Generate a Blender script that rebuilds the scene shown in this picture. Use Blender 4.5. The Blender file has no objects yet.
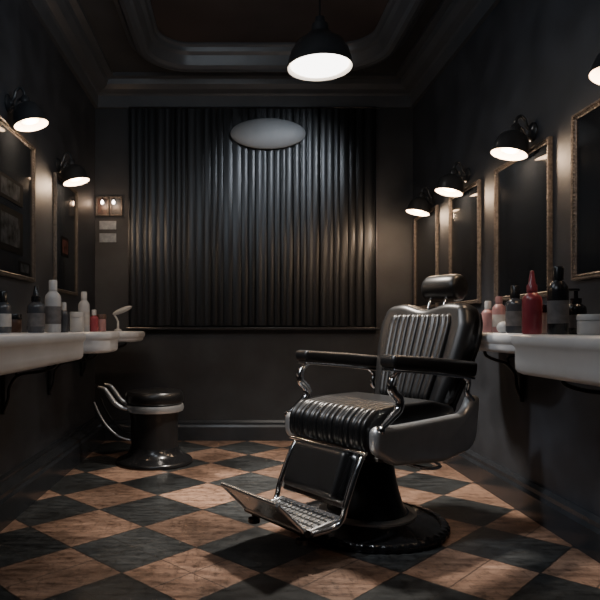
import bpy, bmesh, math, random
from mathutils import Vector, Matrix, Euler
random.seed(4)
scene=bpy.context.scene
COL=scene.collection

# ---------------------------------------------------------------- materials
MATS={}
def mat(name,col,rough=.5,metal=0.,nscale=0,namt=.3,bump=0.,coat=0.,emit=None,estr=0.,spec=.5,stretch=None,rvar=0.):
    if name in MATS: return MATS[name]
    m=bpy.data.materials.new(name); m.use_nodes=True
    nt=m.node_tree; b=nt.nodes['Principled BSDF']
    b.inputs['Base Color'].default_value=(*col,1); b.inputs['Roughness'].default_value=rough
    b.inputs['Metallic'].default_value=metal; b.inputs['Coat Weight'].default_value=coat
    b.inputs['Specular IOR Level'].default_value=spec
    if emit:
        b.inputs['Emission Color'].default_value=(*emit,1); b.inputs['Emission Strength'].default_value=estr
    if nscale:
        tc=nt.nodes.new('ShaderNodeTexCoord'); mp=nt.nodes.new('ShaderNodeMapping')
        nt.links.new(tc.outputs['Object'],mp.inputs['Vector'])
        if stretch: mp.inputs['Scale'].default_value=stretch
        n=nt.nodes.new('ShaderNodeTexNoise'); n.inputs['Scale'].default_value=nscale; n.inputs['Detail'].default_value=6
        nt.links.new(mp.outputs['Vector'],n.inputs['Vector'])
        r=nt.nodes.new('ShaderNodeValToRGB')
        r.color_ramp.elements[0].position=.3; r.color_ramp.elements[1].position=.7
        r.color_ramp.elements[0].color=(*[c*(1-namt) for c in col],1)
        r.color_ramp.elements[1].color=(*[min(1,c*(1+namt)) for c in col],1)
        nt.links.new(n.outputs['Fac'],r.inputs['Fac']); nt.links.new(r.outputs['Color'],b.inputs['Base Color'])
        if rvar:
            mr=nt.nodes.new('ShaderNodeMapRange'); mr.inputs['To Min'].default_value=rough-rvar; mr.inputs['To Max'].default_value=rough+rvar
            nt.links.new(n.outputs['Fac'],mr.inputs['Value']); nt.links.new(mr.outputs['Result'],b.inputs['Roughness'])
        if bump:
            bp=nt.nodes.new('ShaderNodeBump'); bp.inputs['Strength'].default_value=bump; bp.inputs['Distance'].default_value=.01
            nt.links.new(n.outputs['Fac'],bp.inputs['Height']); nt.links.new(bp.outputs['Normal'],b.inputs['Normal'])
    MATS[name]=m; return m

WALL=mat('charcoal_plaster',(.030,.034,.042),.55,nscale=5,namt=.35,bump=.12,rvar=.08)
BACKW=mat('back_plaster',(.028,.030,.034),.55,nscale=4,namt=.3,bump=.12)
CEIL=mat('ceiling_paint',(.050,.053,.058),.6,nscale=3,namt=.2)
RECESS=mat('recess_paint',(.062,.048,.044),.6,nscale=2,namt=.3)
TRIM=mat('trim_paint',(.074,.080,.089),.34,nscale=6,namt=.10)
SILL=mat('sill_paint',(.026,.027,.029),.28,nscale=6,namt=.15)
BASEB=mat('baseboard_paint',(.026,.029,.034),.22,nscale=6,namt=.2)
LEATHER=mat('black_leather',(.0075,.0075,.008),.33,nscale=12,namt=.15,spec=.42)
MATTEL=mat('smooth_leather',(.009,.009,.0095),.36,nscale=12,namt=.15,spec=.44)
CHROME=mat('chrome',(.74,.75,.77),.13,1.,nscale=8,namt=.08)
STEEL=mat('satin_steel',(.48,.49,.50),.36,.75,nscale=20,namt=.06,rvar=.03)
DARKMETAL=mat('dark_enamel',(.014,.014,.015),.22,.3,nscale=8,namt=.2,coat=.4)
SHADEM=mat('shade_enamel',(.030,.032,.035),.28,.4,nscale=8,namt=.2,coat=.3)
BLACKPAINT=mat('black_paint',(.015,.015,.016),.32,.2,nscale=10,namt=.2)
PORC=mat('porcelain',(.70,.71,.72),.30,nscale=4,namt=.08,coat=.2)
SHADEIN=mat('shade_inner',(.8,.74,.66),.5,nscale=5,namt=.05)
BULBW=mat('bulb_white',(1,1,1),.5,emit=(1,.96,.90),estr=8,nscale=3,namt=.01)
BULBS=mat('bulb_warm',(1,.9,.8),.5,emit=(1,.80,.58),estr=2.4,nscale=3,namt=.01)
GLASS=mat('dark_mirror',(.010,.012,.015),.08,nscale=2,namt=.2,spec=.5)
FRAMEW=mat('carved_wood',(.12,.098,.082),.40,.3,nscale=60,namt=.45,bump=.5)
FRAMED=mat('dark_wood',(.060,.050,.042),.4,.2,nscale=60,namt=.45,bump=.4)
BLIND=mat('blind_slats',(.017,.019,.022),.32,.4,nscale=2,namt=.75,stretch=(9,1,.05),rvar=.08)
WHITEP=mat('white_plastic',(.48,.48,.48),.35,nscale=8,namt=.05)
BLACKP=mat('black_plastic',(.014,.014,.015),.25,nscale=8,namt=.1)
GREYP=mat('smoked_plastic',(.06,.062,.07),.2,nscale=8,namt=.15,coat=.3)
REDP=mat('red_plastic',(.32,.05,.065),.28,nscale=8,namt=.15,coat=.4)
PINKP=mat('pink_plastic',(.34,.18,.18),.35,nscale=8,namt=.15)
BROWNP=mat('brown_plastic',(.10,.05,.035),.3,nscale=8,namt=.15)
LABELW=mat('paper_label',(.45,.43,.41),.7,nscale=30,namt=.12)
LABELD=mat('dark_label',(.13,.12,.12),.6,nscale=30,namt=.3)
PAPER=mat('paper_note',(.27,.30,.33),.8,nscale=25,namt=.3)
PHOTO=mat('photo_print',(.045,.024,.018),.4,nscale=30,namt=.9)
PHOTOG=mat('grey_photo_print',(.04,.04,.04),.4,nscale=25,namt=.9)
CARDD=mat('reflected_photo_grey',(.022,.025,.029),.9,nscale=18,namt=.9,spec=.05)  # dim tones of a reflected picture, painted on a flat card
CARDM=mat('reflected_photo_mount',(.005,.0055,.006),.9,nscale=10,namt=.2,spec=.05)  # near-black surround of the painted mirror reflections
CARDR=mat('reflected_photo_rosy',(.045,.020,.019),.9,nscale=22,namt=.8,spec=.05)  # rosy patch of a painted mirror reflection
DISH=mat('pendant_reflection',(.22,.235,.25),.5,nscale=3,namt=.15)  # pale tone painted for the pendant reflection

def floor_mat():
    m=bpy.data.materials.new('diagonal_checker_tiles'); m.use_nodes=True
    nt=m.node_tree; N=nt.nodes; L=nt.links; b=N['Principled BSDF']
    tc=N.new('ShaderNodeTexCoord'); mp=N.new('ShaderNodeMapping')
    side=.57/math.sqrt(2)
    mp.vector_type='POINT'
    mp.inputs['Rotation'].default_value=(0,0,math.radians(45)); mp.inputs['Scale'].default_value=(1/side,1/side,1)
    c=Matrix.Rotation(math.radians(45),2)@Vector((-.457/side,2.74/side))
    mp.inputs['Location'].default_value=(.5-c.x,.5-c.y,0)
    dn=N.new('ShaderNodeTexNoise'); dn.inputs['Scale'].default_value=30; dn.inputs['Detail'].default_value=4
    L.new(tc.outputs['Object'],dn.inputs['Vector'])
    va=N.new('ShaderNodeVectorMath'); va.operation='MULTIPLY_ADD'; L.new(dn.outputs['Color'],va.inputs[0]); va.inputs[1].default_value=(.010,.010,0); L.new(tc.outputs['Object'],va.inputs[2])
    L.new(va.outputs[0],mp.inputs['Vector'])
    sp=N.new('ShaderNodeSeparateXYZ'); L.new(mp.outputs['Vector'],sp.inputs[0])
    def M(op,a,bv=None,c2=None):
        n=N.new('ShaderNodeMath'); n.operation=op
        for i,v in enumerate((a,bv,c2)):
            if v is None: continue
            if isinstance(v,(int,float)): n.inputs[i].default_value=v
            else: L.new(v,n.inputs[i])
        return n.outputs[0]
    fx=M('FLOOR',sp.outputs[0]); fy=M('FLOOR',sp.outputs[1])
    par=M('MODULO',M('ABSOLUTE',M('ADD',fx,fy)),2)
    ux=M('SUBTRACT',M('FRACT',sp.outputs[0]),.5); uy=M('SUBTRACT',M('FRACT',sp.outputs[1]),.5)
    gx=M('ABSOLUTE',ux); gy=M('ABSOLUTE',uy)
    grout=M('GREATER_THAN',M('MAXIMUM',gx,gy),.491)
    wn=N.new('ShaderNodeTexWhiteNoise'); wn.noise_dimensions='2D'
    cb=N.new('ShaderNodeCombineXYZ'); L.new(fx,cb.inputs[0]); L.new(fy,cb.inputs[1]); L.new(cb.outputs[0],wn.inputs['Vector'])
    sc=N.new('ShaderNodeSeparateColor'); L.new(wn.outputs['Color'],sc.inputs[0])
    s1=M('MULTIPLY',M('GREATER_THAN',sc.outputs[0],.55),M('LESS_THAN',gx,.007))
    s2=M('MULTIPLY',M('GREATER_THAN',sc.outputs[1],.62),M('LESS_THAN',gy,.007))
    seam=M('MAXIMUM',s1,s2)
    def noise(scale,det,rgh,st,rot=0):
        n=N.new('ShaderNodeTexNoise'); n.inputs['Scale'].default_value=scale; n.inputs['Detail'].default_value=det; n.inputs['Roughness'].default_value=rgh
        q=N.new('ShaderNodeMapping'); L.new(tc.outputs['Object'],q.inputs['Vector']); q.inputs['Scale'].default_value=st; q.inputs['Rotation'].default_value=(0,0,rot)
        L.new(q.outputs[0],n.inputs['Vector']); return n.outputs['Fac']
    n1=noise(6,10,.70,(1,5,1),math.radians(45))
    n2=noise(1.9,6,.6,(1,1,1))
    n3=noise(22,8,.78,(1,1,1))
    n4=noise(9,9,.8,(6,.6,1),math.radians(20))
    def ramp(c0,c1,f,p0=.3,p1=.72):
        r=N.new('ShaderNodeValToRGB'); r.color_ramp.elements[0].position=p0; r.color_ramp.elements[1].position=p1
        r.color_ramp.elements[0].color=(*c0,1); r.color_ramp.elements[1].color=(*c1,1); L.new(f,r.inputs[0]); return r.outputs[0]
    orange=ramp((.150,.090,.066),(.49,.325,.240),n1,.33,.68)
    dark=ramp((.020,.024,.027),(.105,.115,.120),n1,.36,.75)
    def mix(f,a,bb,bt='MIX'):
        x=N.new('ShaderNodeMix'); x.data_type='RGBA'; x.blend_type=bt
        if isinstance(f,(int,float)): x.inputs['Factor'].default_value=f
        else: L.new(f,x.inputs['Factor'])
        for s,v in (('A',a),('B',bb)):
            i=[k for k in x.inputs if k.name==s and k.type=='RGBA'][0]
            if isinstance(v,tuple): i.default_value=(*v,1)
            else: L.new(v,i)
        return [o for o in x.outputs if o.type=='RGBA'][0]
    base=mix(par,dark,orange)
    base=mix(1.,base,ramp((.52,.51,.50),(1.15,1.1,1.05),wn.outputs['Value'],0,1),'MULTIPLY')
    base=mix(1.,base,ramp((.42,.41,.40),(1.1,1.1,1.1),n2,.38,.60),'MULTIPLY')
    base=mix(1.,base,ramp((.34,.33,.32),(1,1,1),n3,.36,.50),'MULTIPLY')
    base=mix(1.,base,ramp((.40,.38,.37),(1,1,1),n4,.35,.44),'MULTIPLY')
    base=mix(M('MULTIPLY',seam,.75),base,(.03,.025,.022))
    base=mix(M('MULTIPLY',grout,.85),base,(.016,.014,.013))
    L.new(base,b.inputs['Base Color'])
    mr=N.new('ShaderNodeMapRange'); mr.inputs['To Min'].default_value=.16; mr.inputs['To Max'].default_value=.52
    L.new(n1,mr.inputs['Value']); L.new(mr.outputs[0],b.inputs['Roughness'])
    bp=N.new('ShaderNodeBump'); bp.inputs['Strength'].default_value=.3; bp.inputs['Distance'].default_value=.004
    h=M('SUBTRACT',n1,M('MULTIPLY',M('MAXIMUM',grout,seam),1.5)); L.new(h,bp.inputs['Height']); L.new(bp.outputs[0],b.inputs['Normal'])
    return m
FLOORM=floor_mat()

# ---------------------------------------------------------------- mesh helpers
def obj(name,verts,faces,m,smooth=True,parent=None,angle=40):
    me=bpy.data.meshes.new(name); me.from_pydata([tuple(v) for v in verts],[],faces); me.update()
    bm=bmesh.new(); bm.from_mesh(me); bmesh.ops.recalc_face_normals(bm,faces=bm.faces)
    if smooth:
        for f in bm.faces: f.smooth=True
        for e in bm.edges:
            if len(e.link_faces)==2 and e.calc_face_angle(0)>math.radians(angle): e.smooth=False
    bm.to_mesh(me); bm.free()
    me.materials.append(m)
    o=bpy.data.objects.new(name,me); COL.objects.link(o)
    if parent: o.parent=parent
    return o
def merge(geos):
    V=[];F=[]
    for v,f in geos:
        k=len(V); V+=list(v); F+=[tuple(i+k for i in q) for q in f]
    return V,F
def g_box(c,s,bev=0,rot=None,seg=2):
    bm=bmesh.new(); bmesh.ops.create_cube(bm,size=1)
    for v in bm.verts: v.co=Vector((v.co.x*s[0],v.co.y*s[1],v.co.z*s[2]))
    if bev: bmesh.ops.bevel(bm,geom=list(bm.edges),offset=bev,segments=seg,profile=.5,affect='EDGES')
    R=Euler(rot).to_matrix() if rot else Matrix.Identity(3)
    bm.verts.index_update()
    V=[R@v.co+Vector(c) for v in bm.verts]; F=[tuple(v.index for v in f.verts) for f in bm.faces]; bm.free(); return V,F
def g_lathe(prof,seg=40,M=None,fn=None,caps=True):
    V=[];F=[]
    for j,(r,z) in enumerate(prof):
        for i in range(seg):
            a=2*math.pi*i/seg; rr=max(r,1e-4)
            if fn: rr=fn(rr,a,z,j)
            V.append(Vector((rr*math.cos(a),rr*math.sin(a),z)))
    for j in range(len(prof)-1):
        for i in range(seg):
            k=(i+1)%seg; F.append((j*seg+i,j*seg+k,(j+1)*seg+k,(j+1)*seg+i))
    if caps:
        F.append(tuple(range(seg))[::-1]); n=(len(prof)-1)*seg; F.append(tuple(range(n,n+seg)))
    if M: V=[M@v for v in V]
    return V,F
def catmull(pts,n=8):
    P=[Vector(p) for p in pts]; P=[2*P[0]-P[1]]+P+[2*P[-1]-P[-2]]; out=[]
    for i in range(1,len(P)-2):
        a,b,c,d=P[i-1:i+3]
        for k in range(n):
            t=k/n; out.append(.5*((2*b)+(c-a)*t+(2*a-5*b+4*c-d)*t*t+(3*b-a-3*c+d)*t**3))
    out.append(P[-2]); return out
def g_tube(pts,r,seg=12,smooth=8,flat=1.):
    P=catmull(pts,smooth) if smooth and len(pts)>2 else [Vector(p) for p in pts]
    V=[];F=[];up=None
    for i,p in enumerate(P):
        t=(P[min(i+1,len(P)-1)]-P[max(i-1,0)]).normalized()
        if up is None:
            up=Vector((0,0,1)) if abs(t.z)<.9 else Vector((1,0,0))
        s=t.cross(up).normalized(); up=s.cross(t).normalized()
        rr=r(i/(len(P)-1)) if callable(r) else r
        for k in range(seg):
            a=2*math.pi*k/seg; V.append(p+s*rr*flat*math.cos(a)+up*rr*math.sin(a))
    for j in range(len(P)-1):
        for k in range(seg):
            q=(k+1)%seg; F.append((j*seg+k,j*seg+q,(j+1)*seg+q,(j+1)*seg+k))
    F.append(tuple(range(seg))[::-1]); n=(len(P)-1)*seg; F.append(tuple(range(n,n+seg)))
    return V,F
def rrect(hx,hy,r,cx=0,cy=0,n=8):
    out=[]; r=min(r,hx-1e-4,hy-1e-4)
    for q,(sx,sy) in enumerate(((1,1),(-1,1),(-1,-1),(1,-1))):
        for k in range(n+1):
            a=math.pi/2*(q+k/n); out.append((cx+sx*(hx-r)+r*math.cos(a),cy+sy*(hy-r)+r*math.sin(a)))
    return out
def g_loft(rings,caps=(True,True)):
    n=len(rings[0]); V=[Vector(p) for R in rings for p in R]; F=[]
    for j in range(len(rings)-1):
        for i in range(n):
            k=(i+1)%n; F.append((j*n+i,j*n+k,(j+1)*n+k,(j+1)*n+i))
    if caps[0]: F.append(tuple(range(n))[::-1])
    if caps[1]: F.append(tuple(range((len(rings)-1)*n,len(rings)*n)))
    return V,F
def fillet(pts,rad,n=6):
    out=[]; N=len(pts)
    for i in range(N):
        p=Vector(pts[i][:2]); r=pts[i][2] if len(pts[i])>2 else rad
        a=(Vector(pts[i-1][:2])-p); b=(Vector(pts[(i+1)%N][:2])-p); la,lb=a.length,b.length; a.normalize(); b.normalize()
        ang=a.angle(b)
        if ang>math.radians(176): out.append(p); continue
        d=min(r/math.tan(ang/2),la*.48,lb*.48)
        A=p+a*d; B=p+b*d
        for k in range(n+1):
            t=k/n; out.append((1-t)**2*A+2*t*(1-t)*p+t*t*B)
    return out
def resample(o,N):
    L=[0]
    for i in range(len(o)): L.append(L[-1]+(o[(i+1)%len(o)]-o[i]).length)
    tot=L[-1]; out=[]; j=0
    for k in range(N):
        s=tot*k/N
        while L[j+1]<s: j+=1
        t=(s-L[j])/max(1e-9,L[j+1]-L[j]); out.append(o[j].lerp(o[(j+1)%len(o)],t))
    return out
def g_cushion(outline,v0,v1,edge=.03,nch=0,depth=.01,N=72,wfn=None,dfn=None,fade=None):
    o=resample(outline,N); area=sum(o[i].x*o[(i+1)%N].y-o[(i+1)%N].x*o[i].y for i in range(N))
    sg=1 if area>0 else -1; nor=[]
    for i in range(N):
        t=(o[(i+1)%N]-o[i-1]).normalized(); nor.append(Vector((-t.y,t.x))*sg)
    st=set(); w=v1-v0
    for k in range(9): 
        d=edge*(1-math.cos(math.pi/2*k/8)); st.add(round(v0+d,5)); st.add(round(v1-d,5))
    m=max(16 if dfn else 8,nch*8)
    for k in range(m+1):
        v=v0+edge*.9+(w-1.8*edge)*k/m; st.add(round(v,5))
    # drop stations that are almost coincident (they crinkle the shading)
    ss=sorted(st); keep=[ss[0]]
    for v in ss[1:]:
        if v-keep[-1]>.0009: keep.append(v)
    keep[-1]=ss[-1]
    rings=[]
    for v in keep:
        d=min(v-v0,v1-v); off=0
        if d<edge: off=edge-math.sqrt(max(0,edge*edge-(edge-d)**2))
        g=0
        if nch:
            x=(v-v0)/w*nch; f=abs(math.sin(math.pi*x)); g=depth*(1-f**.5)
        R=[]
        for i in range(N):
            gg=g*(fade(o[i]) if fade else 1)
            q=o[i]+nor[i]*(off+gg); vv=v*(wfn(q) if wfn else 1); zz=q.y+(dfn(q,v) if dfn else 0); R.append((q.x,vv,zz))
        rings.append(R)
    return g_loft(rings)
def empty(name,loc,rotz=0,label='',cat='',group=None):
    e=bpy.data.objects.new(name,None); e.empty_display_size=.1; e.location=loc; e.rotation_euler=(0,0,rotz); COL.objects.link(e)
    e['label']=label; e['category']=cat
    if group: e['group']=group
    return e
def tag(o,label,cat,struct=False,group=None):
    o['label']=label; o['category']=cat
    if struct: o['kind']='structure'
    if group: o['group']=group
    return o

# ---------------------------------------------------------------- room
XL,XR,YB,YF,ZC=-1.25,1.59,5.36,-1.2,3.2
T=.12
def slab(name,lo,hi,m,label,cat):
    c=[(a+b)/2 for a,b in zip(lo,hi)]; s=[b-a for a,b in zip(lo,hi)]
    V,F=g_box((0,0,0),s); o=obj(name,V,F,m,False); o.location=c
    return tag(o,label,cat,True)
slab('wall_left',(XL-T,YF,0),(XL,YB,3.5),WALL,'dark charcoal plaster side wall with mirrors and lamps','wall')
slab('wall_right',(XR,YF,0),(XR+T,YB,3.5),WALL,'charcoal plaster side wall with mirrors and sconces','wall')
slab('wall_back',(XL-T,YB,0),(XR+T,YB+T,3.5),BACKW,'dark end wall behind the vertical blinds','wall')
slab('wall_front',(XL-T,YF-T,0),(XR+T,YF,3.5),BACKW,'plain dark wall opposite the blinds','wall')
fl=obj('floor',*g_box((0,0,-.05),(XR-XL+2*T,YB-YF+2*T,.1)),FLOORM,False); fl.data.transform(Matrix.Translation(((XL+XR)/2,(YF+YB)/2,0)))
tag(fl,'terracotta and black checkered tile floor laid diagonally','floor',True)

tcx,tcy,thx,thy,tr=(-.70+1.18)/2,(1.6+4.90)/2,(1.18+.70)/2,(4.90-1.6)/2,.36
def tray(o,z): return [(x,y,z) for x,y in rrect(thx+o,thy+o,tr+o,tcx,tcy,12)]
def fillwith(loops,z0):
    bm=bmesh.new(); E=[]
    for lp in loops:
        vs=[bm.verts.new(p) for p in lp]
        for i in range(len(vs)): E.append(bm.edges.new((vs[i],vs[(i+1)%len(vs)])))
    bmesh.ops.triangle_fill(bm,edges=E,use_beauty=True)
    bm.verts.index_update(); V=[v.co.copy() for v in bm.verts]; F=[tuple(v.index for v in f.verts) for f in bm.faces]; bm.free(); return V,F
outer=[(XL-T,YF-T,ZC),(XR+T,YF-T,ZC),(XR+T,YB+T,ZC),(XL-T,YB+T,ZC)]
cg=merge([fillwith([outer,tray(.0,ZC)],ZC),g_box((tcx,tcy,3.42),(2.5,4.0,.1)),g_loft([tray(.0,ZC),tray(.0,3.37)],(False,False))])
tag(obj('ceiling',*cg,CEIL,False),'dark painted ceiling with a recessed tray','ceiling',True)
V,F=g_loft([tray(-.06,3.285),tray(-.06,3.28)]); tag(obj('trim_1',V,F,RECESS,False),'brown painted panel inside the ceiling recess','trim',True)
prof=[(-.11,3.30),(-.11,3.265),(-.095,3.25),(-.085,3.22),(-.06,3.20),(-.045,3.165),(-.035,3.13),(-.015,3.108),(.015,3.10),(.045,3.108),(.065,3.13),(.075,3.16),(.105,3.165),(.115,3.205)]
V,F=g_loft([tray(a,z) for a,z in prof],(False,False)); tag(obj('trim_2',V,F,TRIM,True,angle=25),'stepped moulding around the ceiling recess','moulding',True)
def rr(i,z): return [(XL+i,YF+i,z),(XR-i,YF+i,z),(XR-i,YB-i,z),(XL+i,YB-i,z)]
prof=[(0,2.96),(.03,2.96),(.035,3.06),(.05,3.075),(.10,3.095),(.14,3.125),(.15,3.165),(.20,3.17),(.20,3.21)]
V,F=g_loft([rr(a,z) for a,z in prof],(False,False)); tag(obj('trim_3',V,F,TRIM,False),'dark crown moulding running along the walls','moulding',True)
def bb(name,prof,a,b,side):
    rings=[]
    for t in (a,b):
        R=[]
        for d,z in prof:
            if side=='L': R.append((XL+d,t,z))
            elif side=='R': R.append((XR-d,t,z))
            elif side=='B': R.append((t,YB-d,z))
            else: R.append((t,YF+d,z))
        rings.append(R)
    V,F=g_loft(rings); tag(obj(name,V,F,BASEB,False),'dark painted baseboard with a moulded top edge','baseboard',True)
bl=[(0,0),(.10,0),(.10,.13),(.085,.145),(.085,.165),(.03,.19),(.03,.205),(0,.21)]
br=[(0,0),(.04,0),(.04,.12),(.030,.14),(.028,.16),(.012,.18),(0,.18)]
bb('baseboard_left',bl,YF,YB,'L'); bb('baseboard_right',br,YF,YB,'R'); bb('baseboard_back',br,XL+.1,XR-.04,'B'); bb('baseboard_front',br,XL+.1,XR-.04,'F')

# window with vertical blinds
wx0,wx1,wz0,wz1=-.94,1.25,1.0,2.955
parts=[g_box(((wx0+wx1)/2,YB-.03,wz0-.005),(wx1-wx0+.03,.12,.022),.005),
       g_box((wx0-.004,YB-.02,(wz0+wz1)/2),(.008,.04,wz1-wz0),.002),g_box((wx1+.004,YB-.02,(wz0+wz1)/2),(.008,.04,wz1-wz0),.002),
       g_box(((wx0+wx1)/2,YB-.006,(wz0+wz1)/2),(wx1-wx0,.012,wz1-wz0),0)]
tag(obj('window_1',*merge(parts),SILL,False),'dark framed window with a narrow sill','window',True)
G=[]
xs=[wx0+.008]
while xs[-1]<wx1-.06: xs.append(xs[-1]+random.choice((.050,.056,.062,.070,.080)))
xs[-1]=wx1-.008
for i in range(len(xs)-1):
    x0,x1=xs[i],xs[i+1]; pw=x1-x0; a=math.radians(random.uniform(3,8))
    z0=wz0+.016+random.uniform(0,.008); z1=wz1-.012
    cx=(x0+x1)/2-(wx0+wx1)/2; h=z1-z0; dpt=random.uniform(-.005,.005)
    R0=[];R1=[]; n=8; pts=[]; bow=.0045
    for s in range(n+1):
        t=s/n-.5; pts.append((t*pw*.99,.004-bow*math.cos(math.pi*t)))
    for s in range(n,-1,-1):
        t=s/n-.5; pts.append((t*pw*.99,.009-bow*math.cos(math.pi*t)))
    ca,sa=math.cos(a),math.sin(a)
    for zz,R in ((z0-wz0,R0),(z1-wz0,R1)):
        for px,py in pts: R.append((cx+px*ca-py*sa,dpt+px*sa+py*ca,zz))
    G.append(g_loft([R0,R1]))
    if i%2==0 or random.random()<.3:
        G.append(g_box((cx-pw*.48,-.003+dpt,(z0+z1)/2-wz0),(.007,.012,h),.002,None,1))
bl_e=empty('vertical_blinds',((wx0+wx1)/2,YB-.05,wz0),0,'closed dark glossy vertical slat blinds covering the window','blinds')
obj('slats',*merge(G),BLIND,True,bl_e,35)
obj('head_rail',*g_box((0,-.0,wz1-wz0-.008),(wx1-wx0-.01,.034,.014),.004),DARKMETAL,False,bl_e)

e=empty('reflection_dish',(.29,YB-.085,2.71),0,'pale oval dish standing in for a pendant reflection on the blinds','lamp')  # dish shape stands in for the pendant reflected on the blinds
prof=[(.985,-.3),(1,0),(.98,.12),(.93,.3),(.84,.5),(.7,.7),(.5,.86),(.28,.95),(.1,.99),(.01,1)]
M=Matrix.Rotation(math.radians(90),4,'X')@Matrix.Diagonal((.33,.135,.055,1))
obj('dish',*g_lathe(prof,56,M),DISH,True,e)
obj('mount',*g_tube([(0,.0,0),(0,.028,0)],.02,12,0),DARKMETAL,True,e)

# ---------------------------------------------------------------- mirrors
def mirror(side,y0,y1,z0,z1,fm,label,fwid=.026):
    X=XL if side=='L' else XR; s=1 if side=='L' else -1
    cy,cz=(y0+y1)/2,(z0+z1)/2; hy,hz=(y1-y0)/2,(z1-z0)/2
    e=empty('wall_mirror',(X,cy,z0),0,label,'mirror')
    def ring(i,d): return [(s*d,-hy+i,i),(s*d,hy-i,i),(s*d,hy-i,2*hz-i),(s*d,-hy+i,2*hz-i)]
    w=fwid
    V,F=g_loft([ring(0,.001),ring(0,.018),ring(w*.15,.026),ring(w*.40,.024),ring(w*.5,.017),ring(w*.8,.017),ring(w,.012),ring(w,.004)],(False,False))
    G=[(V,F)]
    per=[(-hy+w*.68,w*.68),(hy-w*.68,w*.68),(hy-w*.68,2*hz-w*.68),(-hy+w*.68,2*hz-w*.68)]
    for q in range(4):
        a=Vector(per[q]); b=Vector(per[(q+1)%4]); m=max(2,int((b-a).length/.017))
        for k in range(m):
            p=a.lerp(b,k/m); G.append(g_lathe([(.001,-.005),(.004,-.003),(.005,0),(.004,.003),(.001,.005)],6,Matrix.Translation((s*.019,p.x,p.y)),caps=False))
    obj('frame',*merge(G),fm,True,e,30)
    V,F=g_loft([ring(w*.7,.003),ring(w*.7,.010)]); obj('mirror_glass',V,F,GLASS,False,e)
mirror('L',2.55,3.69,1.28,2.11,FRAMED,'large dark wood framed mirror above the long basin')
mirror('L',4.12,4.69,1.25,2.07,FRAMED,'small dark wood framed mirror above the rear basins')
mirror('R',1.95,2.80,1.22,1.99,FRAMEW,'wide carved brown framed mirror above the dark bottles',.027)
mirror('R',3.00,3.63,1.16,1.96,FRAMEW,'tall carved brown framed mirror beside the barber chair',.027)
mirror('R',3.87,4.40,1.16,1.96,FRAMEW,'carved brown framed mirror hanging between two sconces',.026)
mirror('R',4.68,5.26,1.16,1.96,FRAMEW,'narrow brown framed mirror beside the end wall corner',.026)
def mcard(y0,y1,z0,z1,m,label):  # flat cards painted as pictures reflected in the left mirrors
    e=empty('reflected_photo_card',(XL+.0105,(y0+y1)/2,z0),0,label,'photo')
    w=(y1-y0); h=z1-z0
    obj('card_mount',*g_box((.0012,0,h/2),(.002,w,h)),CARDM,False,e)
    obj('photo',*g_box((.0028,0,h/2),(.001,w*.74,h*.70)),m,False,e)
mcard(3.12,3.50,1.70,1.83,CARDD,'dim horizontal grey photo painted as a mirror reflection')
mcard(3.12,3.50,1.42,1.66,CARDD,'dim dark grey portrait print painted as a mirror reflection')
mcard(3.44,3.62,1.315,1.385,CARDD,'small dim grey card painted as a mirror reflection')
mcard(4.28,4.46,1.52,1.66,CARDR,'small dim rosy photo painted as a mirror reflection')

# ---------------------------------------------------------------- lights
def light(name,kind,loc,energy,color,size=.05,parent=None,**kw):
    d=bpy.data.lights.new(name,kind); d.energy=energy; d.color=color
    if kind=='AREA': d.size=size
    else: d.shadow_soft_size=size
    for k,v in kw.items():
        if k!='rot': setattr(d,k,v)
    o=bpy.data.objects.new(name,d); o.location=loc; COL.objects.link(o)
    if 'rot' in kw: o.rotation_euler=kw['rot']
    if parent: o.parent=parent
    return o
def aim(o,target):
    o.rotation_euler=(Vector(target)-o.location).to_track_quat('-Z','Y').to_euler()
def dome(R,H,th=.004,apexr=.02):
    pr=[(apexr,0),(apexr*1.3,-.08*H),(R*.50,-.14*H),(R*.74,-.28*H),(R*.89,-.50*H),(R*.96,-.75*H),(R*.985,-.93*H),(R*1.02,-H)]
    inn=[(R*.98,-H),(R*.93,-.9*H),(R*.88,-.7*H),(R*.78,-.45*H),(R*.5,-.27*H),(.005,-.24*H)]
    return pr,inn
def sconce(side,y,z,label,en=8.5):
    X=XL if side=='L' else XR
    e=empty('wall_sconce',(X,y,z),0 if side=='L' else math.pi,label,'wall lamp',group='black dome wall sconces')
    RY=Matrix.Rotation(math.radians(90),4,'Y')
    obj('wall_plate',*g_lathe([(.050,0),(.050,.008),(.040,.016),(.018,.02),(.014,.03)],28,RY),SHADEM,True,e)
    obj('arm',*merge([g_tube([(.015,0,0),(.035,0,.03),(.045,0,.065),(.068,0,.085),(.090,0,.065),(.095,0,.02)],.009,10),
        g_tube([(.02,0,-.03),(.040,0,-.02),(.056,0,.015),(.075,0,.03)],.006,8)]),SHADEM,True,e)
    M=Matrix.Translation((.097,0,.012))@Matrix.Rotation(math.radians(-14),4,'Y')
    po,pi=dome(.093,.134)
    obj('lamp_shade',*merge([g_lathe(po,40,M,caps=False),g_lathe([(.0,.034),(.014,.032),(.026,.018),(.028,0),(.028,-.02)],20,M)]),SHADEM,True,e)
    obj('shade_lining',*g_lathe(pi,40,M,caps=False),SHADEIN,True,e,)
    bp=[(.001,-.122),(.030,-.120),(.049,-.112),(.056,-.098),(.050,-.078),(.02,-.055),(.001,-.05)]
    obj('bulb',*g_lathe(bp,32,M),BULBS,True,e)
    p=M@Vector((0,0,-.162)); light('sconce_light','POINT',p,en,(1,.71,.47),.03,e)
sconce('L',3.30,2.235,'black dome sconce lit above the large dark mirror',7.5)
sconce('L',4.24,2.15,'black dome sconce lit above the small dark mirror',7.5)
sconce('R',2.30,2.085,'black dome sconce lit above the wide brown mirror',6)
sconce('R',3.20,2.045,'black dome sconce lit above the tall brown mirror')
sconce('R',4.10,2.045,'black dome sconce lit above a carved brown mirror')
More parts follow.
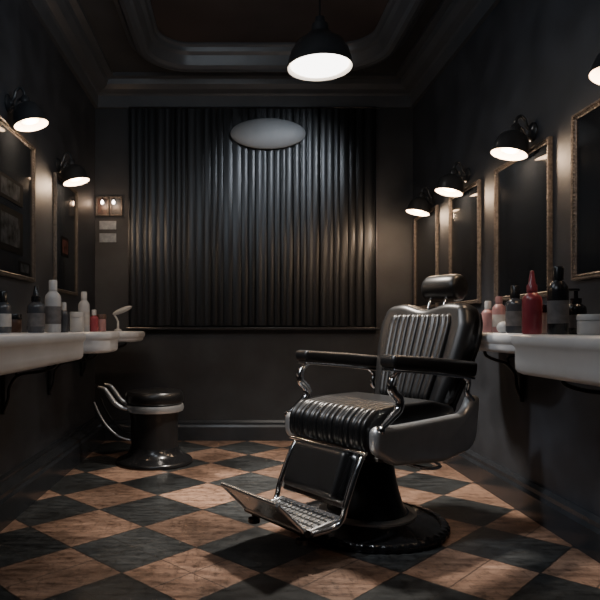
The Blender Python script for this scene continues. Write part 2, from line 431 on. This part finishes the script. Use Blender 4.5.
sconce('R',4.80,2.04,'black dome sconce lit above the narrow brown mirror')

pe=empty('pendant_lamp',(.53,3.75,3.28),0,'black metal dome pendant with a glowing white opening','pendant lamp')
dz=2.625-3.28
out=[(.018,.32),(.03,.315),(.035,.28),(.05,.27),(.055,.215),(.078,.208),(.095,.190),(.145,.155),(.18,.10),(.196,.045),(.202,.012),(.209,0)]
inn=[(.2,0),(.185,.03),(.165,.08),(.12,.13),(.07,.165),(.005,.17)]
MT=Matrix.Translation((0,0,dz))
DOMEP=mat('pendant_enamel',(.018,.019,.021),.38,.1,nscale=8,namt=.2)
obj('lamp_shade',*g_lathe(out[5:],56,MT,caps=False),SHADEM,True,pe)
obj('neck',*g_lathe(out[:6],40,MT),DOMEP,True,pe)
obj('shade_lining',*g_lathe(inn,56,MT,caps=False),SHADEIN,True,pe)
obj('bulb',*g_lathe([(.001,-.006),(.10,-.004),(.16,.004),(.18,.018),(.12,.05),(.001,.06)],48,MT),BULBW,True,pe)
obj('cord',*g_tube([(0,0,0),(0,0,dz+.31)],.006,10,0),BLACKP,True,pe)
obj('ceiling_rose',*g_lathe([(.06,0),(.06,-.01),(.045,-.03),(.01,-.035)],28),DARKMETAL,True,pe)
light('pendant_light','SPOT',(0,0,dz-.03),700,(1,.90,.79),.12,pe,spot_size=math.radians(86),spot_blend=1.)
l=light('added_area_fill','AREA',(-.7,.9,3.0),13,(.83,.91,1),1.0); aim(l,(.7,3.4,.6))  # soft overhead fill added for the room, no fixture behind it
l=light('added_chair_spot','SPOT',(-.75,2.0,3.0),250,(.96,.97,1),.09,spot_size=math.radians(32),spot_blend=.9); aim(l,(.72,3.0,.65))  # unseen spot added to pick out the chair
light('unseen_fill_point','POINT',(-.1,2.5,2.45),17,(.82,.91,1),.30)  # unseen point lamp added to lift ceiling and walls
l=light('added_blinds_wash','SPOT',(1.02,3.3,3.05),120,(.84,.91,1),.1,spot_size=math.radians(36),spot_blend=1.); aim(l,(.42,5.3,2.3))  # spot added to brighten the blinds, without a fixture
l=light('added_warm_wash','SPOT',(.2,3.0,1.9),20,(1,.50,.28),.25,spot_size=math.radians(30),spot_blend=1.); aim(l,(1.10,5.3,1.75))  # added sourceless spot, tints the right end of the blinds warm

# ---------------------------------------------------------------- basins
ZT=.975
def basin(side,y0,y1,dep,bowl,label,brk=(),h=.14,rad=.13):
    X=XL if side=='L' else XR
    e=empty('wash_basin',(X,(y0+y1)/2,ZT),0 if side=='L' else math.pi,label,'sink')
    s=1 if side=='L' else -1
    hy=(y1-y0)/2; cy=(y0+y1)/2
    def fr(x1,x0,c,yy,rr_,z):
        pts=[]
        for k in range(11):
            a=math.pi/2*(1-k/10); pts.append((x1-rr_+rr_*math.cos(a),c+yy-rr_+rr_*math.sin(a),z))
        for k in range(11):
            a=-math.pi/2*k/10; pts.append((x1-rr_+rr_*math.cos(a),c-yy+rr_+rr_*math.sin(a),z))
        pts.append((x0,c-yy,z)); pts.append((x0,c+yy,z)); return pts
    def ring(i,z):
        x1=dep-i; yy=hy-i; return fr(x1,.002,0,yy,min(rad,yy*.9,x1*.9),z)
    b0,b1=(bowl[0]-cy)*s,(bowl[1]-cy)*s; bc=(b0+b1)/2; bh=abs(b1-b0)/2
    def br_(i,z):
        cx=dep*.55; hx=dep*.30-i; yy=bh-i; return fr(cx+hx,cx-hx,bc,yy,min(.08,yy*.9,hx*.9),z)
    rings=[ring(.05,-h),ring(.022,-h+.003),ring(.009,-h+.010),ring(.003,-h+.022),ring(.002,-h+.05),ring(.002,-.055),ring(-.005,-.046),ring(-.010,-.030),ring(-.008,-.012),ring(.001,-.002),ring(.014,0),br_(0,0),br_(.012,-.012),br_(.03,-.06),br_(.035,-.066)]
    obj('basin_body',*g_loft(rings),PORC,True,e)
    obj('drain',*g_lathe([(.02,-.0655),(.022,-.063),(.012,-.062),(.001,-.063)],20,Matrix.Translation((dep*.55,bc,0))),CHROME,True,e)
    obj('faucet',*merge([g_lathe([(.022,0),(.022,.01),(.013,.015),(.012,.07)],18,Matrix.Translation((.05,bc,0))),
        g_tube([(.05,bc,.06),(.055,bc,.085),(.09,bc,.095),(.13,bc,.085),(.14,bc,.065)],.009,10)]),CHROME,True,e)
    for yy in brk:
        yb=(yy-cy)*s
        pts=[(.018,yb,-h-.26),(.04,yb,-h-.20),(.05,yb,-h-.13),(.10,yb,-h-.07),(dep*.55,yb,-h-.05),(dep*.72,yb,-h-.025),(dep*.75,yb,-h+.01)]
        obj('bracket',*merge([g_tube(pts,.009,10),g_tube([(.0125,yb,-h-.28),(.0125,yb,-h-.0)],.011,8,0),
             g_tube([(.02,yb,-h-.06),(.05,yb,-h-.03),(.09,yb,-h-.04),(.08,yb,-h-.07)],.006,8)]),BLACKPAINT,True,e)
    return e
basin('L',1.9,3.48,.40,(2.1,2.75),'long white porcelain wall basin holding bottles',(3.2,2.2),h=.155,rad=.12)
basin('L',3.80,4.28,.44,(3.86,3.92),'small white porcelain wall basin with jars',(4.0,),h=.14,rad=.13)
basin('L',4.52,5.06,.50,(4.56,4.64),'shallow white porcelain wall basin holding a white brush',(4.85,),h=.085,rad=.14)
basin('R',1.35,2.52,.45,(1.5,2.05),'thick white porcelain wall basin holding dark bottles',(1.6,2.3),h=.165,rad=.09)
basin('R',2.80,3.62,.29,(3.42,3.56),'white porcelain wall basin behind the barber chair',(3.3,),h=.10,rad=.12)

# ---------------------------------------------------------------- bottles
def bottle(px,Y,h,r,body,cap,style,label,side,lab=None,z=ZT,shape='round'):
    X=(px-235)*Y/600
    e=empty('bottle' if style!='jar' else 'cosmetic_jar',(X,Y,z+.0005),random.uniform(-.3,.3),label,'bottle' if style!='jar' else 'jar')
    f={'cap':.74,'pump':.68,'nozzle':.66,'jar':.72,'tall':.80}[style]; hb=h*f
    if style=='jar':
        obj('body',*g_lathe([(r*.92,0),(r,.006),(r,hb-.004),(r*.93,hb)],28),body,True,e)
        obj('lid',*g_lathe([(r*1.03,hb),(r*1.03,h-.005),(r*.96,h),(.001,h)],28),cap,True,e)
    else:
        nr=r*.42
        obj('body',*g_lathe([(r*.9,0),(r,.008),(r,hb*.80),(r*.93,hb*.88),(r*.6,hb*.96),(nr,hb),(nr,hb+.006)],28),body,True,e)
        if style in('cap','tall'):
            obj('cap',*g_lathe([(nr*1.25,hb),(nr*1.25,h-.006),(nr*1.05,h),(.001,h)],24),cap,True,e)
        elif style=='pump':
            obj('pump',*merge([g_lathe([(nr*1.3,hb),(nr*1.3,hb+h*.10),(nr*.5,hb+h*.11),(nr*.45,h*.95)],20),
                g_box((-r*.35,0,h*.965),(r*1.3,r*.5,h*.06),.003)]),cap,True,e)
        else:
            obj('nozzle',*g_lathe([(nr*1.3,hb),(nr*1.3,hb+h*.10),(nr*.9,hb+h*.13),(nr*.45,h*.99),(.001,h)],20),cap,True,e)
    if lab: obj('label',*g_lathe([(r*1.012,hb*.2),(r*1.012,hb*.62)],28,caps=False),lab,True,e)
    return e
L='L';R_='R'
bottle(3,3.03,.21,.040,GREYP,BLACKP,'cap','white labelled smoked bottle with black cap',L,LABELW)
bottle(14,3.24,.10,.040,BROWNP,BLACKP,'jar','short brown jar with dark lid',L)
bottle(36,3.18,.250,.046,GREYP,BLACKP,'nozzle','smoked grey bottle with black nozzle',L,LABELD)
bottle(53,3.33,.290,.044,WHITEP,WHITEP,'tall','tall white bottle with white cap',L,LABELD)
bottle(64,3.41,.17,.026,GREYP,WHITEP,'cap','slim grey bottle with pale cap',L)
bottle(77,3.93,.13,.045,WHITEP,WHITEP,'jar','squat white cosmetic jar with white lid',L)
bottle(84,4.06,.27,.038,WHITEP,WHITEP,'tall','white bottle beside the pink jars',L,LABELW)
bottle(94,4.10,.15,.030,REDP,WHITEP,'cap','small red bottle with white cap',L)
bottle(101,4.18,.12,.035,PINKP,BROWNP,'jar','pink cream jar with brown lid',L)
bottle(488,3.34,.175,.034,PINKP,WHITEP,'cap','pink bottle with white cap',R_,None)
bottle(499,3.24,.195,.034,PINKP,PINKP,'tall','rosy pink bottle behind the chair back',R_,LABELW)
bottle(515,2.90,.230,.042,GREYP,BLACKP,'cap','smoked dark bottle with black cap',R_,LABELD)
bottle(532,2.40,.255,.037,REDP,REDP,'nozzle','deep red bottle with slim red nozzle',R_,None)
bottle(547,2.44,.12,.028,WHITEP,BLACKP,'jar','small pale jar between tall bottles',R_)
bottle(558,2.30,.260,.037,BLACKP,BLACKP,'tall','tall black bottle with grey label',R_,LABELD)
bottle(576,2.35,.180,.037,BLACKP,BLACKP,'pump','black pump bottle with dark grey label',R_,LABELD)
bottle(593,2.22,.075,.052,WHITEP,WHITEP,'jar','wide white cream jar',R_)
e=empty('shaving_soap',((505-235)*2.98/600,2.99,ZT+.0005),0,'round white shaving soap on the basin edge','soap')
obj('soap',*g_lathe([(.012,0),(.026,.005),(.034,.018),(.035,.03),(.026,.048),(.012,.056),(.001,.058)],28),WHITEP,True,e)
e=empty('paddle_brush',((118-235)*4.78/600,4.78,ZT+.0005),0,'white leaf shaped paddle brush standing on the end basin','brush')
obj('stand',*g_lathe([(.03,0),(.03,.01),(.01,.02),(.008,.08)],20),WHITEP,True,e)
obj('handle',*g_tube([(0,0,.07),(-.01,0,.10),(-.03,0,.13)],.007,8),WHITEP,True,e)
M=Matrix.Translation((.035,0,.165))@Matrix.Rotation(math.radians(-22),4,'Y')@Matrix.Diagonal((.085,.03,.022,1))
obj('paddle',*g_lathe([(.01,-1),(.5,-.86),(.86,-.5),(1,0),(.86,.5),(.5,.86),(.01,1)],28,M),WHITEP,True,e)

def pic(x0,x1,z0,z1,m,label,name='framed_picture'):
    e=empty(name,((x0+x1)/2,YB,(z0)),0,label,'picture')
    w,h=(x1-x0),(z1-z0); f=.014
    def ring(i,d): return [(-w/2+i,-d,i),(w/2-i,-d,i),(w/2-i,-d,h-i),(-w/2+i,-d,h-i)]
    obj('frame',*g_loft([ring(0,.001),ring(0,.02),ring(f,.018),ring(f,.006)],(False,False)),FRAMED,False,e)
    obj('photo',*g_loft([ring(f*.8,.002),ring(f*.8,.008)]),m,False,e)
pic(-1.24,-1.125,2.00,2.17,PHOTO,'small framed warm toned photo by the wall corner')
pic(-1.115,-1.005,2.00,2.17,PHOTOG,'small framed grey photo beside the picture light')
for k,(z0,z1,w) in enumerate(((1.88,1.955,.15),(1.765,1.845,.15))):
    e=obj('paper_note',*g_box((0,0,0),(w,.004,z1-z0),.001),PAPER,False); e.location=(-1.135,YB-.0025,(z0+z1)/2)
    tag(e,'small pale grey printed card pinned to the end wall','note',group='cards on the end wall')
for px_ in (-1.175,-1.075):
    e=empty('picture_light',(px_,YB,2.115),0,'tiny glowing warm lamp over a small picture','lamp',group='picture lights')
    obj('arm',*g_tube([(0,-.021,.03),(0,-.04,.04),(0,-.05,.02)],.004,8),DARKMETAL,True,e)
    obj('bulb',*g_lathe([(.001,-.022),(.012,-.015),(.015,-.003),(.011,.009),(.004,.018)],18,Matrix.Translation((0,-.05,0))),BULBW,True,e)
    light('picture_glow','POINT',(0,-.09,-.02),.6,(1,.64,.40),.02,e)

# ---------------------------------------------------------------- stool
S=empty('barber_stool',(-.60,4.48,0),0,'round black leather stool with flared base and curved chrome arms','stool')
obj('base',*g_lathe([(.275,0),(.285,.006),(.285,.020),(.275,.032),(.255,.040),(.225,.052),(.200,.072),(.185,.10),(.178,.12)],56),DARKMETAL,True,S)
obj('column',*g_lathe([(.176,.11),(.172,.14),(.174,.30),(.182,.37),(.188,.395)],48),BLACKPAINT,True,S)
obj('trim_ring',*g_lathe([(.18,.382),(.212,.386),(.219,.410),(.212,.434),(.18,.438)],48),STEEL,True,S)
obj('seat',*g_lathe([(.17,.43),(.198,.438),(.213,.455),(.216,.485),(.212,.515),(.198,.531),(.15,.538),(.05,.540),(.001,.540)],48),LEATHER,True,S)
for dy,k in ((-.10,0),(.12,1)):
    obj('arm_tube',*g_tube([(-.16,dy,.405),(-.22,dy,.415),(-.275,dy,.45),(-.32,dy,.51),(-.355,dy,.555),(-.40,dy,.57)],lambda t:.009+.010*math.sin(math.pi*t),10),STEEL,True,S)
    obj('arm_tube',*g_tube([(-.165,dy,.18),(-.25,dy,.21),(-.33,dy,.28),(-.39,dy,.37),(-.43,dy,.46)],.008,10),BLACKPAINT if k else STEEL,True,S)

# ---------------------------------------------------------------- barber chair
ang=math.atan2(-.57,-.82)
C=empty('barber_chair',(.725,3.05,0),ang,'vintage black leather barber chair with pleated seat and chrome footrest','barber chair')
def rim(r,a,z,j):
    return r*(1+.010*(1 if math.sin(a*48)>0 else -1)) if j in(2,3,4) else r
BM=Matrix.Translation((.055,-.02,0))
obj('base',*g_lathe([(.36,0),(.388,.003),(.393,.012),(.393,.028),(.384,.040),(.355,.045),(.35,.037),(.325,.043),(.28,.053),(.24,.068),(.20,.09)],240,BM,fn=rim),DARKMETAL,True,C,60)
obj('pedestal',*g_lathe([(.218,.062),(.198,.084),(.178,.115),(.155,.19),(.140,.26),(.130,.33),(.125,.345),(.15,.352),(.155,.37),(.15,.385)],64,BM),BLACKPAINT,True,C)
obj('base_ring',*g_lathe([(.225,.066),(.240,.070),(.240,.080),(.208,.088)],64,BM),STEEL,True,C)
obj('seat_frame',*merge([g_box((-.01,0,.425),(.58,.52,.07),.02),g_box((0,0,.388),(.36,.30,.03),.008)]),BLACKPAINT,True,C)
ol=fillet([(.365,.570,.04),(.365,.455,.06),(.24,.385,.16),(-.12,.360,.3),(-.37,.40,.12),(-.405,.66,.03),(-.335,.665,.03),(-.28,.580,.10),(.22,.565,.15)],.04,10)
for s in (1,-1):
    V,F=g_cushion(ol,-.030,.030,edge=.028,N=120); V=[Vector((v.x,v.y+s*(.292 if s>0 else .280),v.z)) for v in V]
    obj('side_panel',V,F,STEEL,True,C)
obj('rear_panel',*g_box((-.345,0,.47),(.03,.54,.12),.012),BLACKPAINT,True,C)
so=fillet([(-.26,.465,.02),(-.27,.61,.03),(-.1,.650,.1),(.15,.650,.1),(.305,.635,.08),(.380,.580,.08),(.380,.470,.05),(.31,.435,.02)],.03,8)
def sfade(p): return max(0,min(1,(p.x-.06)/.16)) if p.y>.5 else (1 if p.x>.28 else 0)
obj('seat',*g_cushion(so,-.258,.266,edge=.022,nch=15,depth=.014,N=110,fade=sfade),LEATHER,True,C,70)
obj('seat_piping',*g_tube([(.362,-.25,.448),(.370,0,.445),(.362,.26,.448)],.009,10),CHROME,True,C)
bo=fillet([(-.19,.60,.03),(-.36,1.125,.05),(-.495,1.125,.06),(-.47,.92,.2),(-.33,.60,.04)],.04,10)
def bw(q):
    t=(q.y-.6)/.53
    return .84+.27*math.sin(min(1,max(0,t)*1.15)*math.pi/2)-(.0 if t<.80 else (t-.80)*.6)
def notch(q,v):
    t=max(0,(q.y-1.0)/.125); return -.026*t*math.exp(-(v/.08)**2)+.008*t*math.exp(-((abs(v)-.15)/.05)**2)
obj('backrest',*g_cushion(bo,-.265,.265,edge=.055,N=110,wfn=bw,dfn=notch),MATTEL,True,C)
bp=fillet([(-.172,.63,.03),(-.328,1.075,.03),(-.39,1.075,.02),(-.25,.63,.02)],.03,8)
obj('backrest_pad',*g_cushion(bp,-.180,.180,edge=.012,nch=12,depth=.009,N=90,wfn=bw),LEATHER,True,C,70)
sh=fillet([(-.335,.58,.02),(-.475,.93,.2),(-.50,1.08,.03),(-.515,1.08,.01),(-.50,.92,.2),(-.36,.56,.02)],.02,8)
obj('back_shell',*g_cushion(sh,-.24,.24,edge=.008,N=80,wfn=bw),BLACKPAINT,True,C)
M=Matrix.Translation((-.545,0,1.222))@Matrix.Rotation(math.radians(90),4,'X')
hp=[(.001,-.114),(.045,-.1135),(.063,-.108),(.072,-.096),(.076,-.080),(.077,0),(.076,.080),(.072,.096),(.063,.108),(.045,.1135),(.001,.114)]
obj('headrest',*g_lathe(hp,48,M),MATTEL,True,C)
for s in (1,-1):
    obj('headrest_post',*g_tube([(-.46,s*.05,1.04),(-.475,s*.05,1.13),(-.52,s*.05,1.20)],.009,10),CHROME,True,C)
ao=fillet([(.275,.885,.025),(.27,.825,.03),(-.05,.795,.1),(-.33,.760,.02),(-.345,.835,.02),(-.05,.862,.1)],.02,8)
tr_=fillet([(.265,.825,.01),(.26,.810,.01),(-.05,.780,.1),(-.33,.747,.01),(-.335,.762,.01),(-.05,.797,.1)],.01,4)
for s in (1,-1):
    for nm,oo,m,hw,ed in (('armrest',ao,MATTEL,.048,.020),('armrest_trim',tr_,CHROME,.036,.004)):
        V,F=g_cushion(oo,-hw,hw,edge=ed,N=80); V=[Vector((v.x+(.03 if s>0 else -.03),v.y+s*.320,v.z)) for v in V]
        obj(nm,V,F,m,True,C)
    y=s*.308
    obj('arm_support',*g_tube([(.20,y,.81),(.245,y,.775),(.25,y,.725),(.205,y,.68),(.21,y,.635),(.26,y,.60),(.315,y,.565)],lambda t:.013+.009*math.sin(t*math.pi),12),CHROME,True,C)
    obj('arm_support',*g_tube([(-.27,y,.77),(-.31,y,.735),(-.30,y,.68),(-.345,y,.64)],.014,12),CHROME,True,C)
    obj('arm_knob',*g_lathe([(.001,-.02),(.016,-.014),(.02,0),(.016,.014),(.001,.02)],20,Matrix.Translation((.33,s*.310,.555))@Matrix.Rotation(math.pi/2,4,'X')),CHROME,True,C)
def plate(u0,z0,u1,z1,th,hv,edge,m,name,nch=0,dep=.01):
    d=Vector((u1-u0,z1-z0)).normalized(); n=Vector((d.y,-d.x))*th/2
    a=Vector((u0,z0)); b=Vector((u1,z1)); o_=fillet([tuple(a+n),tuple(b+n),tuple(b-n),tuple(a-n)],th*.4,5)
    return obj(name,*g_cushion(o_,-hv,hv,edge=edge,N=64,nch=nch,depth=dep),m,True,C)
plate(.370,.440,.460,.235,.075,.180,.028,MATTEL,'leg_rest_pad')
plate(.34,.445,.448,.205,.02,.205,.006,CHROME,'leg_rest_frame')
for s in (1,-1):
    obj('footrest_arm',*g_tube([(.31,s*.222,.46),(.37,s*.226,.40),(.45,s*.228,.24),(.475,s*.225,.17),(.52,s*.215,.14),(.64,s*.212,.135)],.013,12,6),CHROME,True,C)
PLATE=mat('polished_plate',(.74,.74,.74),.25,.85,nscale=14,namt=.15,rvar=.08)
PLATED=mat('dark_tread_metal',(.10,.10,.10),.4,.7,nscale=14,namt=.15)  # darker base metal beneath the foot plate treads
def edgeframe(u0,z0,u1,z1,hv,name):
    G=[]
    for s in (1,-1): G.append(g_tube([(u0,s*hv,z0),(u1,s*hv,z1)],.010,10,0))
    for t in (0,1):
        u=u0+(u1-u0)*t; z=z0+(z1-z0)*t; G.append(g_tube([(u,-hv,z),(u,hv,z)],.010,10,0))
    return obj(name,*merge(G),PLATE,True,C)
def treads(u0,z0,u1,z1,hv,name,nu,nv):
    L_=math.hypot(u1-u0,z1-z0); a=-math.atan2(z1-z0,u1-u0)
    G=[]
    for k in range(nv):
        v=-hv+2*hv*(k+.5)/nv
        for j in range(nu):
            t=(j+.5)/nu
            G.append(g_box((u0+(u1-u0)*t,v,z0+(z1-z0)*t+.008),(L_/nu*.66,2*hv/nv*.70,.008),.002,(0,a,0),1))
    obj(name,*merge(G),PLATE,False,C)
edgeframe(.46,.165,.655,.140,.20,'foot_plate_frame')
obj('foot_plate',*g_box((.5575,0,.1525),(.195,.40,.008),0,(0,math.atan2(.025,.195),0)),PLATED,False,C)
treads(.46,.165,.655,.140,.195,'foot_plate_tread',5,14)
edgeframe(.675,.150,.815,.285,.20,'toe_flap_frame')
obj('toe_flap',*g_box((.745,0,.2175),(.19,.40,.008),0,(0,-math.atan2(.135,.14),0)),PLATE,False,C)
G=[]
for v in (-.12,0,.12): G.append(g_tube([(.68,v,.162),(.81,v,.288)],.006,8,0))
obj('toe_flap_rib',*merge(G),PLATE,True,C)
obj('footrest_hinge',*merge([g_tube([(.665,-.215,.143),(.665,.215,.143)],.016,14,0)]),BLACKPAINT,True,C)
for s in (1,-1):
    obj('footrest_foot',*g_lathe([(.018,0),(.028,.004),(.028,.024),(.012,.03),(.01,.05)],18,Matrix.Translation((.655,s*.17,.085))),BLACKP,True,C)
obj('lever',*merge([g_tube([(-.02,.10,.345),(-.03,.18,.335),(-.08,.245,.322),(-.18,.24,.318),(-.23,.15,.32),(-.16,.08,.345)],.009,10)]),CHROME,True,C)

# ---------------------------------------------------------------- world + camera
w=bpy.data.worlds.new('World'); scene.world=w; w.use_nodes=True
w.node_tree.nodes['Background'].inputs[0].default_value=(.10,.12,.15,1); w.node_tree.nodes['Background'].inputs[1].default_value=.05
cd=bpy.data.cameras.new('Camera'); cd.lens=36; cd.sensor_width=36; cd.shift_x=65/600; cd.shift_y=28/600; cd.clip_start=.05
cam=bpy.data.objects.new('Camera',cd); cam.location=(0,0,1); cam.rotation_euler=(math.radians(90),0,0); COL.objects.link(cam)
scene.camera=cam
